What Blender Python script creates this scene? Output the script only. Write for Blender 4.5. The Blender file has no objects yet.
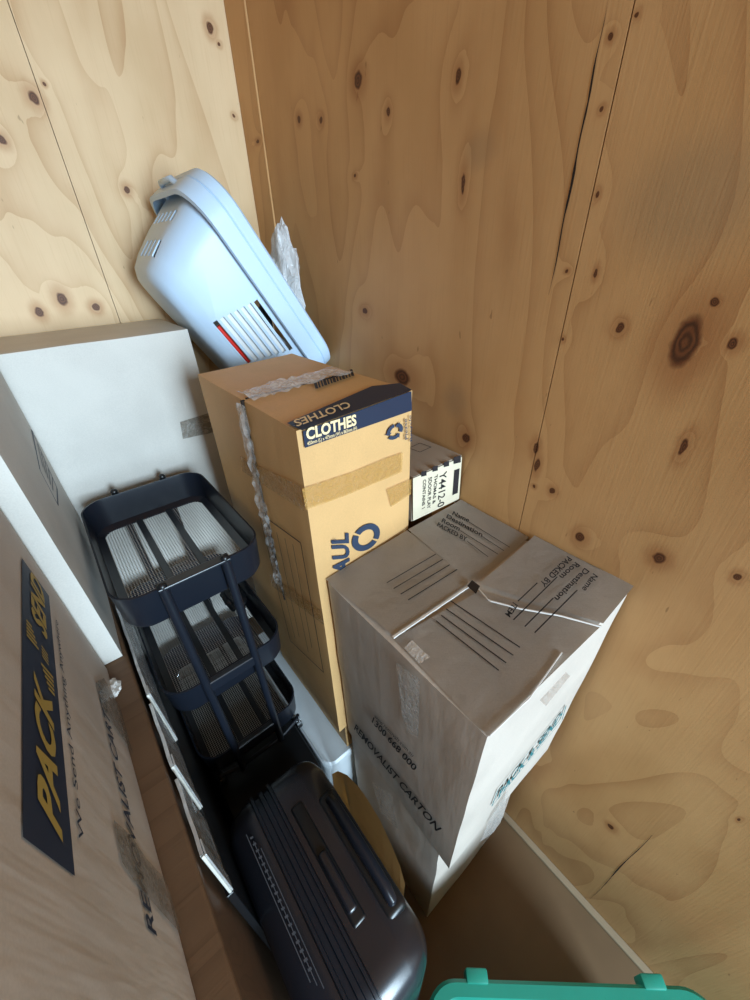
import bpy, bmesh, math, random
import numpy as np
from mathutils import Vector, Matrix, noise
random.seed(4)
V = Vector
sc = bpy.context.scene
# ------------------------------------------------------------------ camera
FPX = 392.7; HD, PT, RL = 0.671, 0.579, -0.031
CAM = V((-0.7077, -1.4584, 1.7749))
F_ = V((math.sin(HD)*math.cos(PT), math.cos(HD)*math.cos(PT), -math.sin(PT)))
R0 = V((math.cos(HD), -math.sin(HD), 0)); U0 = R0.cross(F_)
R_ = R0*math.cos(RL)+U0*math.sin(RL); U_ = -R0*math.sin(RL)+U0*math.cos(RL)
cd = bpy.data.cameras.new('camera'); cam = bpy.data.objects.new('camera', cd); sc.collection.objects.link(cam)
cam.matrix_world = Matrix(((R_.x, U_.x, -F_.x, CAM.x), (R_.y, U_.y, -F_.y, CAM.y), (R_.z, U_.z, -F_.z, CAM.z), (0, 0, 0, 1)))
cd.sensor_fit = 'HORIZONTAL'; cd.sensor_width = 36; cd.lens = FPX/750*36; cd.clip_start = .02
sc.camera = cam
# ------------------------------------------------------------------ light: daylight through the open door behind the camera
w = bpy.data.worlds.new('daylight'); sc.world = w; w.use_nodes = True
w.node_tree.nodes['Background'].inputs[0].default_value = (.62, .80, 1, 1)
w.node_tree.nodes['Background'].inputs[1].default_value = .5
def area(name, loc, rot, sx, sy, power, col):
    l = bpy.data.lights.new(name, 'AREA'); l.shape = 'RECTANGLE'; l.size = sx; l.size_y = sy; l.energy = power; l.color = col
    o = bpy.data.objects.new(name, l); o.location = loc; o.rotation_euler = rot; sc.collection.objects.link(o)
area('door_daylight', (-.58, -4.7, 1.85), (math.radians(90), 0, 0), .9, 2.0, 262, (.65, .85, 1))
sc.view_settings.view_transform = 'Standard'; sc.view_settings.look = 'None'
sc.view_settings.exposure = 0.0; sc.view_settings.gamma = 1; sc.view_settings.use_curve_mapping = False

# ------------------------------------------------------------------ helpers
def up(px, py, ax, val):
    """the point of the plane  ax = val  seen at a pixel of the photograph"""
    d = F_ + R_*((px-375)/FPX) - U_*((py-500)/FPX)
    i = 'xyz'.index(ax); return CAM + d*((val-CAM[i])/d[i])
def clear(n):
    for x in list(n.nodes): n.nodes.remove(x)
class NT:
    def __init__(s, m): s.m = m; s.t = m.node_tree; s.n = s.t.nodes
    def new(s, typ, **kw):
        x = s.n.new(typ)
        for k, v in kw.items():
            if k.startswith('i_'):
                k = k[2:]; k = int(k) if k.isdigit() else k
                if hasattr(v, 'is_output'): s.t.links.new(v, x.inputs[k])
                else: x.inputs[k].default_value = v
            else: setattr(x, k, v)
        return x
    def math(s, op, a, b=0.0, c=0.0): return s.new('ShaderNodeMath', operation=op, i_0=a, i_1=b, i_2=c).outputs[0]
    def vmath(s, op, a, b=(0, 0, 0), c=(0, 0, 0)):
        x = s.new('ShaderNodeVectorMath', operation=op, i_0=a, i_1=b)
        if op == 'MULTIPLY_ADD': x.inputs[2].default_value = c
        return x.outputs['Value' if op in ('LENGTH', 'DOT_PRODUCT') else 'Vector']
    def mix(s, f, a, b): 
        x = s.new('ShaderNodeMix', data_type='RGBA'); 
        for k, v in ((0, f), (6, a), (7, b)):
            if hasattr(v, 'is_output'): s.t.links.new(v, x.inputs[k])
            else: x.inputs[k].default_value = v if k == 0 else (*v[:3], 1)
        return x.outputs[2]
    def ramp(s, f, lo, hi, a=0.0, b=1.0):
        return s.new('ShaderNodeMapRange', i_0=f, i_1=lo, i_2=hi, i_3=a, i_4=b, interpolation_type='SMOOTHSTEP').outputs[0]
def basemat(name, rough=.6, spec=.4, metal=0.0):
    m = bpy.data.materials.new(name); m.use_nodes = True; n = NT(m); b = n.n['Principled BSDF']
    b.inputs['Roughness'].default_value = rough; b.inputs['Specular IOR Level'].default_value = spec; b.inputs['Metallic'].default_value = metal
    return m, n, b
def plain(name, col, rough=.5, spec=.4, metal=0.0, var=.06, scale=14, bump=0.0, alpha=1.0):
    m, n, b = basemat(name, rough, spec, metal)
    tc = n.new('ShaderNodeTexCoord').outputs['Object']
    ns = n.new('ShaderNodeTexNoise', i_Vector=tc, i_Scale=float(scale), i_Detail=4.0).outputs[0]
    c = n.mix(ns, [x*(1-var*2) for x in col], [min(1, x*(1+var*2)) for x in col])
    n.t.links.new(c, b.inputs['Base Color'])
    if bump:
        bp = n.new('ShaderNodeBump', i_Height=ns, i_Strength=bump, i_Distance=.002); n.t.links.new(bp.outputs[0], b.inputs['Normal'])
    b.inputs['Alpha'].default_value = alpha
    return m
def cardboard(name, col, rib='z', rough=.62, crease=.5):
    m, n, b = basemat(name, rough, .35)
    tc = n.new('ShaderNodeTexCoord').outputs['Object']
    big = n.new('ShaderNodeTexNoise', i_Vector=tc, i_Scale=5.0, i_Detail=3.0).outputs[0]
    fine = n.new('ShaderNodeTexNoise', i_Vector=tc, i_Scale=420.0, i_Detail=2.0).outputs[0]
    k = n.math('ADD', n.math('MULTIPLY', big, .7), n.math('MULTIPLY', fine, .3))
    c = n.mix(n.ramp(k, .3, .7), [x*.88 for x in col], [min(1, x*1.08) for x in col])
    scuff = n.new('ShaderNodeTexNoise', i_Vector=n.vmath('MULTIPLY', tc, (30., 30., 9.)), i_Scale=1.6, i_Detail=6.0).outputs[0]
    c = n.mix(n.ramp(scuff, .66, .78, 0., .22), c, [min(1, x*1.35) for x in col])
    n.t.links.new(c, b.inputs['Base Color'])
    sep = n.new('ShaderNodeSeparateXYZ', i_0=tc)
    if rib == 'z': cc = n.math('ADD', sep.outputs[0], sep.outputs[1])
    else: cc = sep.outputs[2]
    fl = n.math('SINE', n.math('MULTIPLY', cc, 900.))
    cr = n.new('ShaderNodeTexNoise', i_Vector=n.vmath('MULTIPLY', tc, (22., 22., 6.)), i_Scale=1.0, i_Detail=3.0).outputs[0]
    h = n.math('ADD', n.math('MULTIPLY', fl, .004), n.math('MULTIPLY', cr, crease))
    bp = n.new('ShaderNodeBump', i_Height=h, i_Strength=.5, i_Distance=.004); n.t.links.new(bp.outputs[0], b.inputs['Normal'])
    return m
def tape(name, col, alpha=.55, rough=.18):
    m, n, b = basemat(name, rough, .6)
    tc = n.new('ShaderNodeTexCoord').outputs['Object']
    ns = n.new('ShaderNodeTexNoise', i_Vector=tc, i_Scale=60., i_Detail=4.0, i_Distortion=1.5).outputs[0]
    b.inputs['Base Color'].default_value = (*col, 1)
    n.t.links.new(n.ramp(ns, .3, .7, alpha*.75, min(1, alpha*1.3)), b.inputs['Alpha'])
    bp = n.new('ShaderNodeBump', i_Height=ns, i_Strength=.7, i_Distance=.004); n.t.links.new(bp.outputs[0], b.inputs['Normal'])
    return m
def wood(name, light, dark, h, knots=(), scale=1.0, stain=()):
    """rotary-cut plywood: contour bands of a slow noise field, bent round the knots"""
    m, n, b = basemat(name, .5, .25)
    pos = n.new('ShaderNodeNewGeometry').outputs['Position']
    sep = n.new('ShaderNodeSeparateXYZ', i_0=pos)
    hh = sep.outputs['xyz'.index(h)]; zz = sep.outputs[2]
    p2 = n.new('ShaderNodeCombineXYZ', i_0=hh, i_1=zz, i_2=0.).outputs[0]
    wob = n.new('ShaderNodeTexNoise', i_Vector=p2, i_Scale=55., i_Detail=2.0).outputs['Color']
    pw = n.vmath('ADD', p2, n.vmath('MULTIPLY', n.vmath('SUBTRACT', wob, (.5, .5, .5)), (.008, .008, 0)))
    d = None
    for (kh, kz, rh, rz, tone) in knots:
        e = n.vmath('LENGTH', n.vmath('MULTIPLY_ADD', pw, (1/rh, 1/rz, 0), (-kh/rh, -kz/rz, 0)))
        d = e if d is None else n.math('MINIMUM', d, e)
    field = n.new('ShaderNodeTexNoise', i_Vector=n.vmath('MULTIPLY', p2, (2.3*scale, .62*scale, 1.)), i_Scale=1.0, i_Detail=2.5, i_Roughness=.5, i_Distortion=.6).outputs[0]
    v = n.math('MULTIPLY', field, 15.)
    if d is not None: v = n.math('ADD', v, n.math('MULTIPLY', n.math('POWER', 2.718, n.math('MULTIPLY', d, -.28)), 1.6))
    saw = n.math('FRACT', v)
    band = n.math('POWER', saw, 3.)
    fib = n.new('ShaderNodeTexNoise', i_Vector=n.vmath('MULTIPLY', p2, (260., 7., 1.)), i_Scale=1., i_Detail=3.).outputs[0]
    blot = n.new('ShaderNodeTexNoise', i_Vector=n.vmath('MULTIPLY', p2, (3., 1.6, 1.)), i_Scale=1.6, i_Detail=4.).outputs[0]
    c = n.mix(n.ramp(blot, .3, .7), light, [light[0]*.86, light[1]*.82, light[2]*.76])
    amt = n.math('MULTIPLY', band, n.ramp(blot, .25, .7, .12, .55))
    c = n.mix(amt, c, dark)
    c = n.mix(n.ramp(fib, .5, .8, 0., .13), c, dark)
    fleck = n.new('ShaderNodeTexNoise', i_Vector=n.vmath('MULTIPLY', p2, (70., 22., 1.)), i_Scale=1., i_Detail=2.).outputs[0]
    c = n.mix(n.ramp(fleck, .73, .78, 0., .45), c, [x*.45 for x in dark])
    for (sh, sz, rh, rz, col, a) in stain:
        e = n.vmath('LENGTH', n.vmath('MULTIPLY_ADD', pw, (1/rh, 1/rz, 0), (-sh/rh, -sz/rz, 0)))
        c = n.mix(n.ramp(e, 1.0, .2, 0., a), c, col)
    if d is not None:
        c = n.mix(n.ramp(d, 3.4, 1.0, 0., .45), c, (dark[0]*.9, dark[1]*.75, dark[2]*.7))
        ring = n.math('ADD', n.math('MULTIPLY', n.math('SINE', n.math('MULTIPLY', d, 16.)), .5), .5)
        kc = n.mix(n.math('MULTIPLY', ring, .5), (.05, .018, .010), (.24, .08, .03))
        c = n.mix(n.ramp(d, 1.15, .8, 0., .93), c, kc)
    n.t.links.new(c, b.inputs['Base Color'])
    bp = n.new('ShaderNodeBump', i_Height=n.math('ADD', n.math('MULTIPLY', fib, .5), n.math('MULTIPLY', blot, 1.2)), i_Strength=.14, i_Distance=.003)
    n.t.links.new(bp.outputs[0], b.inputs['Normal'])
    return m

def tag(o, label=None, cat=None, group=None, kind=None):
    for k, v in (('label', label), ('category', cat), ('group', group), ('kind', kind)):
        if v: o[k] = v
    return o
def empty(name, loc, label, cat, group=None):
    o = bpy.data.objects.new(name, None); o.location = loc; o.empty_display_size = .05; sc.collection.objects.link(o)
    return tag(o, label, cat, group)
def root_loc(o):
    while o.parent: o = o.parent
    return V(o.location)
def fin(name, bm, mats, parent=None, label=None, smooth=False, origin=None):
    """link a bmesh built in world coordinates as one mesh object"""
    me = bpy.data.meshes.new(name)
    org = root_loc(parent) if parent else V(origin or (0, 0, 0))
    bmesh.ops.translate(bm, verts=bm.verts, vec=-org)
    bm.normal_update(); bm.to_mesh(me); bm.free()
    for m in (mats if isinstance(mats, (list, tuple)) else [mats]): me.materials.append(m)
    if smooth:
        for p in me.polygons: p.use_smooth = True
    o = bpy.data.objects.new(name, me); sc.collection.objects.link(o)
    if parent: o.parent = parent
    else: o.location = org
    if label: o['label'] = label
    return o
def auto_smooth(o, deg=35):
    me = o.data
    for p in me.polygons: p.use_smooth = True
    bm = bmesh.new(); bm.from_mesh(me)
    for e in bm.edges:
        if len(e.link_faces) == 2 and e.calc_face_angle(0) > math.radians(deg): e.smooth = False
    bm.to_mesh(me); bm.free(); return o
def box(bm, x0, x1, y0, y1, z0, z1, mi=0):
    vs = [bm.verts.new((x, y, z)) for x in (x0, x1) for y in (y0, y1) for z in (z0, z1)]
    fs = [bm.faces.new([vs[i] for i in f]) for f in ((0, 1, 3, 2), (4, 6, 7, 5), (0, 4, 5, 1), (2, 3, 7, 6), (0, 2, 6, 4), (1, 5, 7, 3))]
    for f in fs: f.material_index = mi
    return vs
def bevbox(bm, x0, x1, y0, y1, z0, z1, r=.004, seg=2):
    b2 = bmesh.new(); box(b2, x0, x1, y0, y1, z0, z1)
    bmesh.ops.bevel(b2, geom=b2.edges[:]+b2.verts[:], offset=r, segments=seg, profile=.5, affect='EDGES')
    return merge(bm, b2)
def merge(bm, b2):
    me = bpy.data.meshes.new('tmp'); b2.to_mesh(me); b2.free(); n = len(bm.verts); bm.from_mesh(me); bpy.data.meshes.remove(me)
    bm.verts.ensure_lookup_table(); return bm.verts[n:]
def tube(bm, pts, r, seg=10, cap=True):
    pts = [V(p) for p in pts]; rings = []
    prev = None
    for i, p in enumerate(pts):
        t = (pts[min(i+1, len(pts)-1)]-pts[max(i-1, 0)]).normalized()
        a = t.orthogonal().normalized() if prev is None else (prev - t*prev.dot(t)).normalized()
        prev = a; b = t.cross(a)
        rr = r[i] if isinstance(r, (list, tuple)) else r
        rings.append([bm.verts.new(p+(a*math.cos(2*math.pi*k/seg)+b*math.sin(2*math.pi*k/seg))*rr) for k in range(seg)])
    for A, B in zip(rings, rings[1:]):
        for k in range(seg): bm.faces.new((A[k], A[(k+1) % seg], B[(k+1) % seg], B[k]))
    if cap: bm.faces.new(rings[0][::-1]); bm.faces.new(rings[-1])
def poly(bm, pts, th=0.0, nrm=None, mi=0):
    """flat polygon, optionally given a thickness along nrm"""
    vs = [bm.verts.new(p) for p in pts]; f = bm.faces.new(vs); f.material_index = mi
    if th:
        r = bmesh.ops.extrude_face_region(bm, geom=[f]); nv = [x for x in r['geom'] if isinstance(x, bmesh.types.BMVert)]
        bmesh.ops.translate(bm, verts=nv, vec=V(nrm)*th)
        for x in r['geom']:
            if isinstance(x, bmesh.types.BMFace): x.material_index = mi
PL = {}
AX = {'x': V((1, 0, 0)), 'y': V((0, 1, 0)), 'z': V((0, 0, 1))}
def P(plane, px, e=.0012):
    if plane[0] == 'g':
        d = F_ + R_*((px[0]-375)/FPX) - U_*((px[1]-500)/FPX); q, n = V(plane[1])+V(plane[2])*e, V(plane[2]); return CAM+d*((q-CAM).dot(n)/d.dot(n))
    return up(px[0], px[1], plane[0], plane[1]+plane[2]*e)
def ppoly(bm, plane, pxs, e=.0012, th=.0): poly(bm, [P(plane, p, e) for p in pxs], th)
def pline(bm, plane, a, b, w=.0022, e=.0014):
    A, B = P(plane, a, e), P(plane, b, e); d = (B-A).normalized(); s = (V(plane[2]) if plane[0] == 'g' else AX[plane[0]]).cross(d)*w*.5
    poly(bm, [A-s, B-s, B+s, A+s])
_fc = {}
def glyphs(s, bold=0.0):
    if (s, bold) in _fc: return _fc[(s, bold)]
    c = bpy.data.curves.new('t', 'FONT'); c.body = s; c.size = 1; c.offset = bold; c.resolution_u = 3
    o = bpy.data.objects.new('t', c); sc.collection.objects.link(o)
    dg = bpy.context.evaluated_depsgraph_get(); dg.update(); me = bpy.data.meshes.new_from_object(o.evaluated_get(dg))
    vs = [tuple(v.co) for v in me.vertices]; fs = [tuple(p.vertices) for p in me.polygons]
    bpy.data.objects.remove(o); bpy.data.curves.remove(c); bpy.data.meshes.remove(me)
    _fc[(s, bold)] = (vs, fs); return vs, fs
CAP = .7
def text3(bm, s, A, B, H, bold=0.0):
    """lettering whose baseline runs A..B and whose first capital reaches H (world points)"""
    vs, fs = glyphs(s, bold)
    x0 = min(v[0] for v in vs); x1 = max(v[0] for v in vs); X = (B-A)/(x1-x0); Y = (H-A)/CAP
    n = [bm.verts.new(A+X*(v[0]-x0)+Y*v[1]) for v in vs]
    for f in fs:
        try: bm.faces.new([n[i] for i in f])
        except ValueError: pass
def text(bm, s, plane, a, b, h, bold=0.0, e=.0016): text3(bm, s, P(plane, a, e), P(plane, b, e), P(plane, h, e), bold)

def carton(name, label, cat, corners, mat, bulge=.004, wear=.0022, N=14, seed=0, group=None, open_top=False):
    """corners: (x0,x1,y0,y1,z0,z1) or 8 points ordered by (x,y,z) bits; a closed box with slightly bowed, worn sides"""
    if len(corners) == 6:
        x0, x1, y0, y1, z0, z1 = corners
        c8 = [V((x, y, z)) for x in (x0, x1) for y in (y0, y1) for z in (z0, z1)]
    else: c8 = [V(c) for c in corners]
    base = (c8[0]+c8[2]+c8[4]+c8[6])/4
    r = empty(name, base, label, cat, group)
    bm = bmesh.new(); b2 = bmesh.new(); box(b2, 0, 1, 0, 1, 0, 1)
    size = V(((c8[4]-c8[0]).length, (c8[2]-c8[0]).length, (c8[1]-c8[0]).length))
    bmesh.ops.subdivide_edges(b2, edges=b2.edges[:], cuts=N, use_grid_fill=True)
    for v in b2.verts:
        u = v.co.copy()
        p = V((0, 0, 0))
        for i in range(8):
            wx = u.x if i & 4 else 1-u.x; wy = u.y if i & 2 else 1-u.y; wz = u.z if i & 1 else 1-u.z
            p += c8[i]*(wx*wy*wz)
        nn = V((0, 0, 0))
        for k in range(3):
            o1, o2 = [j for j in range(3) if j != k]
            q = math.sin(math.pi*u[o1])*math.sin(math.pi*u[o2])
            if u[k] < 1e-4: nn[k] -= bulge*q*(0 if k == 2 else 1)
            if u[k] > 1-1e-4: nn[k] += bulge*q*(0 if k == 2 else 1)
        e = sum(1 for k in range(3) if u[k] < 1e-4 or u[k] > 1-1e-4)
        nz = noise.noise_vector(p*9+V((seed*7.1, 0, 0)))
        p += nn + nz*wear*(.9 if e >= 2 else .7)
        if e >= 2: p += (V((.5, .5, .5))-u).normalized()*.0018
        v.co = p
    merge(bm, b2)
    o = fin('carton_body', bm, mat, r); auto_smooth(o, 30)
    return r

# ------------------------------------------------------------------ materials
K_T = (.56, .495, .435)
m_pale = cardboard('pale cardboard', (.56, .50, .44))
m_pack = cardboard('pack cardboard', K_T, crease=.8)
m_kraft = cardboard('kraft cardboard', (.66, .40, .17))
m_whitebox = cardboard('white lined cardboard', (.60, .575, .53), crease=.3)
m_navy = plain('navy print', (.018, .028, .058), .5)
m_ink = plain('black print', (.018, .016, .02), .6)
m_cream = plain('cream print', (.85, .66, .38), .6)
m_yellow = plain('ochre print', (.42, .30, .07), .6)
m_blueprint = plain('slate blue print', (.028, .045, .085), .6)
m_teal_ink = plain('teal print', (.02, .16, .18), .6)
m_tape_brown = tape('brown packing tape', (.60, .34, .10), .50)
m_tape_clear = tape('clear packing tape', (.80, .78, .76), .45, .12)
m_tape_grey = tape('grey packing tape', (.25, .22, .18), .6)
m_black = plain('black painted steel', (.010, .013, .021), .33, .5)
m_blackplastic = plain('black plastic', (.008, .009, .011), .35, .5)
m_chrome = plain('chrome', (.55, .57, .6), .18, .5, 1.0)
m_case = plain('charcoal suitcase shell', (.014, .015, .021), .27, .65, var=.1)
m_case_band = plain('navy suitcase band', (.006, .011, .02), .35, .5)
m_case_mark = plain('silver lettering', (.09, .095, .11), .4)
m_basket = plain('pale blue plastic', (.52, .68, .86), .38, .45, var=.015)
m_red = plain('red plastic', (.75, .03, .02), .4)
m_teal = plain('teal plastic', (.02, .30, .22), .35, .5)
m_whiteplastic = plain('white plastic', (.72, .78, .82), .35, .5)
m_tan = plain('tan board', (.80, .50, .20), .55, bump=.3)
m_paper = plain('white paper', (.8, .8, .78), .6)
m_label = plain('cream label', (.72, .64, .48), .6)

def K(px, py, rx, ry, pl):     # a knot of the photograph as (h, z, half width, half height)
    ax, val, h = pl; i = 'xyz'.index(h)
    c = up(px, py, ax, val); a = up(px+rx, py, ax, val); b = up(px, py+ry, ax, val)
    return (c[i], c.z, max(.0022, math.hypot(a[i]-c[i], 0)), max(.0022, abs(b.z-c.z)), 0)
RW = ('x', 0.0, 'y'); BW = ('y', 0.0, 'x')
kr = [(685, 343, 15, 27), (733, 344, 6, 6), (715, 302, 5, 5), (620, 328, 4, 5), (659, 558, 8, 6), (737, 577, 5, 4), (458, 76, 2.5, 8), (388, 112, 1.8, 5),
      (402, 377, 8, 8), (466, 438, 4, 5), (536, 448, 3, 6), (552, 491, 3, 3), (611, 37, 2.5, 4), (602, 110, 2, 3), (597, 195, 2, 4), (596, 273, 2, 5), (567, 271, 1.6, 1.8), (563, 339, 1.5, 2),
      (637, 15, 2, 3), (358, 80, 4, 9), (299, 119, 1.5, 4), (321, 120, 1.6, 4), (259, 142, 1.5, 2), (365, 311, 2.4, 3), (355, 176, 1.2, 2), (580, 537, 5, 5),
      (611, 827, 5, 2.5), (739, 820, 2, 2), (534, 486, 1.5, 1.5), (683, 447, 4, 9), (463, 184, 2, 10), (537, 465, 2.5, 7)]
kb = [(34, 98, 5, 7), (2, 140, 4, 5), (127, 190, 3, 4), (172, 185, 3, 4), (62, 299, 5, 7), (39, 312, 4, 5), (96, 307, 4, 4), (210, 28, 3, 6), (44, 84, 1.5, 2), (219, 44, 1.5, 2), (234, 116, 1.5, 2)]
kr = [K(*k, RW) for k in kr]; kb = [K(*k, BW) for k in kb]
st = []
c = up(690, 200, 'x', 0); st.append((c.y, c.z, .13, .10, (.22, .17, .11), .35))
c = up(455, 400, 'x', 0); st.append((c.y, c.z, .05, .06, (.2, .15, .1), .3))
c = up(480, 150, 'x', 0); st.append((c.y, c.z, .05, .04, (.2, .15, .1), .25))
m_ply_r = wood('plywood right', (.62, .365, .165), (.34, .15, .055), 'y', kr, 1.0, st)
m_ply_b = wood('plywood back', (.74, .54, .33), (.40, .19, .065), 'x', kb, 1.15)
m_ply = wood('plywood plain', (.72, .42, .18), (.40, .18, .06), 'y')
m_cab = wood('cabinet veneer', (.16, .092, .052), (.075, .038, .02), 'y', scale=2.5)
m_floor = plain('floor ply', (.17, .10, .05), .6, var=.15, scale=6)
m_dark = plain('dark gap', (.02, .012, .008), .9)

# ------------------------------------------------------------------ the room
def struct(name, bm, m, label=None):
    o = fin(name, bm, m); o['kind'] = 'structure'
    if label: o['label'] = label
    return o
YD = -3.0; XL = -1.75; ZC = 2.42
bm = bmesh.new()
box(bm, .0, .018, -1.0995, -.1155, 0, ZC); box(bm, 0, .018, -2.30, -1.1015, 0, ZC); box(bm, 0, .018, YD, -2.3015, 0, ZC); box(bm, .018, .03, YD, .02, 0, ZC, 1)
struct('wall_right', bm, [m_ply_r, m_dark])
bm = bmesh.new(); box(bm, -.492, .03, .0, .018, 0, ZC); box(bm, XL, -.4935, .0, .018, 0, ZC); box(bm, XL, .03, .018, .03, 0, ZC, 1)
struct('wall_back', bm, [m_ply_b, m_dark])
bm = bmesh.new(); box(bm, XL-.02, XL, YD, .03, 0, ZC); struct('wall_left', bm, m_ply)
bm = bmesh.new(); box(bm, XL-.02, .03, YD, .03, -.02, 0); struct('floor', bm, m_floor)
bm = bmesh.new(); box(bm, XL-.02, .03, YD, .03, ZC, ZC+.02); struct('ceiling', bm, m_ply)
bm = bmesh.new(); box(bm, XL-.02, -1.30, YD-.02, YD, 0, ZC); struct('wall_front_added', bm, m_ply)  # unseen wall stub, added to narrow the opening and cut the sky light
bm = bmesh.new(); bevbox(bm, -.004, .012, -.114, -.001, 0, ZC, .002, 1); struct('trim_1', bm, m_ply_r)
bm = bmesh.new(); bevbox(bm, -.022, -.0005, YD+.02, -.116, 0, .012, .004, 2); struct('trim_2', bm, plain('pale floor strip', (.34, .25, .16), .7))  # low strip along the right wall foot, paler than the floor
# split veneer: one long crack beside the sheet joint and a short one low down
def crack(bm, pts, w):
    L = []; Rr = []
    for i, p in enumerate(pts):
        ww = w*math.sin(math.pi*min(1, (i+.35)/(len(pts))))*(.6+.8*random.random())
        L.append(P(('x', 0, -1), (p[0]-ww, p[1]), .0006)); Rr.append(P(('x', 0, -1), (p[0]+ww, p[1]), .0006))
    for i in range(len(pts)-1): poly(bm, [L[i], Rr[i], Rr[i+1], L[i+1]])
bm = bmesh.new()
pts = [(608-59*t+(.5*math.sin(t*23)), 295*t) for t in [i/26 for i in range(27)]]
crack(bm, pts, 1.0)
crack(bm, [(590+62*t+math.sin(t*9), 899-64*t) for t in [i/12 for i in range(13)]], .7)
o = fin('split', bm, m_dark, bpy.data.objects['wall_right'])

# ------------------------------------------------------------------ pale carton with interlocked flaps, on top of its lower neighbour
TZ = 1.204
tc = [up(487, 739, 'z', TZ), up(327, 582, 'z', TZ), up(632, 590, 'z', TZ), up(462, 501, 'z', TZ)]   # (x0,y0) (x0,y1) (x1,y0) (x1,y1)
tc[2].x = -.012; tc[3].x = -.012
b00 = V((-.424, -1.325, .597)); c8 = [b00, tc[0], V((-.424, -.945, .612)), tc[1], V((-.035, -1.335, .612)), tc[2], V((-.035, -.945, .612)), tc[3]]
tbox = carton('flap_top_carton', 'worn pale moving carton with four interlocked printed flaps, atop a stack by the wall', 'box', c8, m_pack, bulge=.001, wear=.0022, seed=1)
# flaps: quadrant slabs, each tucked over the next
def flap(pxs, dz, lab=None, seed=0):
    pts = [up(p[0], p[1], 'z', TZ+.004) for p in pxs]
    for p, d in zip(pts, dz): p.z += d
    bm = bmesh.new(); n = 12; g = []
    for i in range(n+1):
        row = []
        for j in range(n+1):
            u, v = i/n, j/n
            p = pts[0]*(1-u)*(1-v)+pts[1]*u*(1-v)+pts[2]*u*v+pts[3]*(1-u)*v
            p = p + V((0, 0, noise.noise(p*11+V((seed*3.3, 0, 0)))*.0022))
            if p.x > -.004: p.x = -.004
            row.append(bm.verts.new(p))
        g.append(row)
    for i in range(n):
        for j in range(n): bm.faces.new((g[i][j], g[i+1][j], g[i+1][j+1], g[i][j+1]))
    bmesh.ops.solidify(bm, geom=bm.faces[:], thickness=.0035)
    o = fin('flap', bm, m_pack, tbox, lab); auto_smooth(o, 40); return o
fA = flap([(326, 580), (393, 637), (470, 584), (407, 531)], (.002, .004, .006, .003), 'flap with four ruled lines and a pale cut edge', 1)
fB = flap([(408, 531), (473, 583), (530, 536), (462, 500)], (.0035, -.001, -.002, .004), 'flap printed with name and destination lines', 2)
fC_ = flap([(478, 587), (602, 626), (633, 589), (540, 534)], (.008, .006, .012, .010), 'raised grey flap with upside down printed lines', 3)
fD = flap([(394, 638), (488, 737), (601, 627), (480, 592)], (-.0005, .001, .004, .002), 'creased flap with torn edge and four ruled lines', 4)
tp = ('z', TZ+.0135, 1); tA = ('z', TZ+.0095, 1); tB = ('z', TZ+.0080, 1); tC = ('z', TZ+.0170, 1); tD = ('z', TZ+.0080, 1)
def c5(p): return (310+p[0]/4.6875, 490+p[1]/4.6875)
def c6(p): return (440+p[0]/3.75, 490+p[1]/3.75)
def inked(parent, plane, lines=(), words=(), lw=.0022, up_=(0, 0)):
    bm = bmesh.new()
    for a, b in lines: pline(bm, plane, a, b, lw)
    for s_, a, b in words: text(bm, s_, plane, a, b, (a[0]+up_[0], a[1]+up_[1]), .02)
    return fin('flap_lettering' if words else 'ruled_lines', bm, m_ink, parent)
inked(fA, tA, [(c5(a), c5(b)) for a, b in (((360, 435), (590, 300)), ((392, 462), (622, 325)), ((425, 488), (655, 350)), ((460, 515), (690, 372)))])
inked(fB, tB, [(c6(a), c6(b)) for a, b in (((109, 120), (262, 215)), ((159, 174), (240, 228)), ((76, 152), (218, 241)), ((102, 192), (180, 250)))],
      [(w_, c6(a), c6(b)) for w_, a, b in (('Name', (45, 92), (107, 121)), ('Destination', (23, 103), (157, 176)), ('Room', (5, 119), (72, 153)), ('PACKED BY', (-12, 134), (98, 193)))], .0018, (1.7, -3.6))
inked(fC_, tC, [(c6(a), c6(b)) for a, b in (((515, 375), (355, 535)), ((425, 405), (318, 512)), ((440, 325), (275, 487)), ((365, 348), (292, 417)))],
      [(w_, c6(a), c6(b)) for w_, a, b in (('Name', (575, 312), (532, 370)), ('Destination', (543, 292), (428, 404)), ('Room', (508, 270), (446, 322)), ('PACKED BY', (478, 248), (373, 350)), ('ITEM', (274, 420), (244, 465)))], .0022, (4.9, 3.5))
inked(fD, tD, [(c6(a), c6(b)) for a, b in (((35, 412), (300, 590)), ((22, 445), (275, 620)), ((5, 470), (248, 648)), ((-15, 490), (220, 676)))])
m_cut = plain('cut board edge', (.74, .71, .68), .7)
def torn(parent, pxs, zz, w=.0035, seed=0):
    bm = bmesh.new(); pts = [up(p[0], p[1], 'z', zz) for p in pxs]; L = []; n = 30
    for i in range(n+1):
        t = i/n*(len(pts)-1); k = min(int(t), len(pts)-2); p = pts[k].lerp(pts[k+1], t-k); d = (pts[k+1]-pts[k]).normalized(); q = V((0, 0, 1)).cross(d)
        ww = w*(.55+.6*abs(noise.noise(p*120+V((seed, 0, 0))))); L.append((p-q*ww, p+q*ww))
    a = [bm.verts.new(x[0]) for x in L]; b = [bm.verts.new(x[1]) for x in L]
    for k in range(n): bm.faces.new((a[k], b[k], b[k+1], a[k+1]))
    r_ = bmesh.ops.extrude_face_region(bm, geom=bm.faces[:]); bmesh.ops.translate(bm, verts=[x for x in r_['geom'] if isinstance(x, bmesh.types.BMVert)], vec=(0, 0, -.003))
    bmesh.ops.recalc_face_normals(bm, faces=bm.faces[:])
    return fin('cut_edge', bm, m_cut, parent, 'pale torn cut edge')
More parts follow.
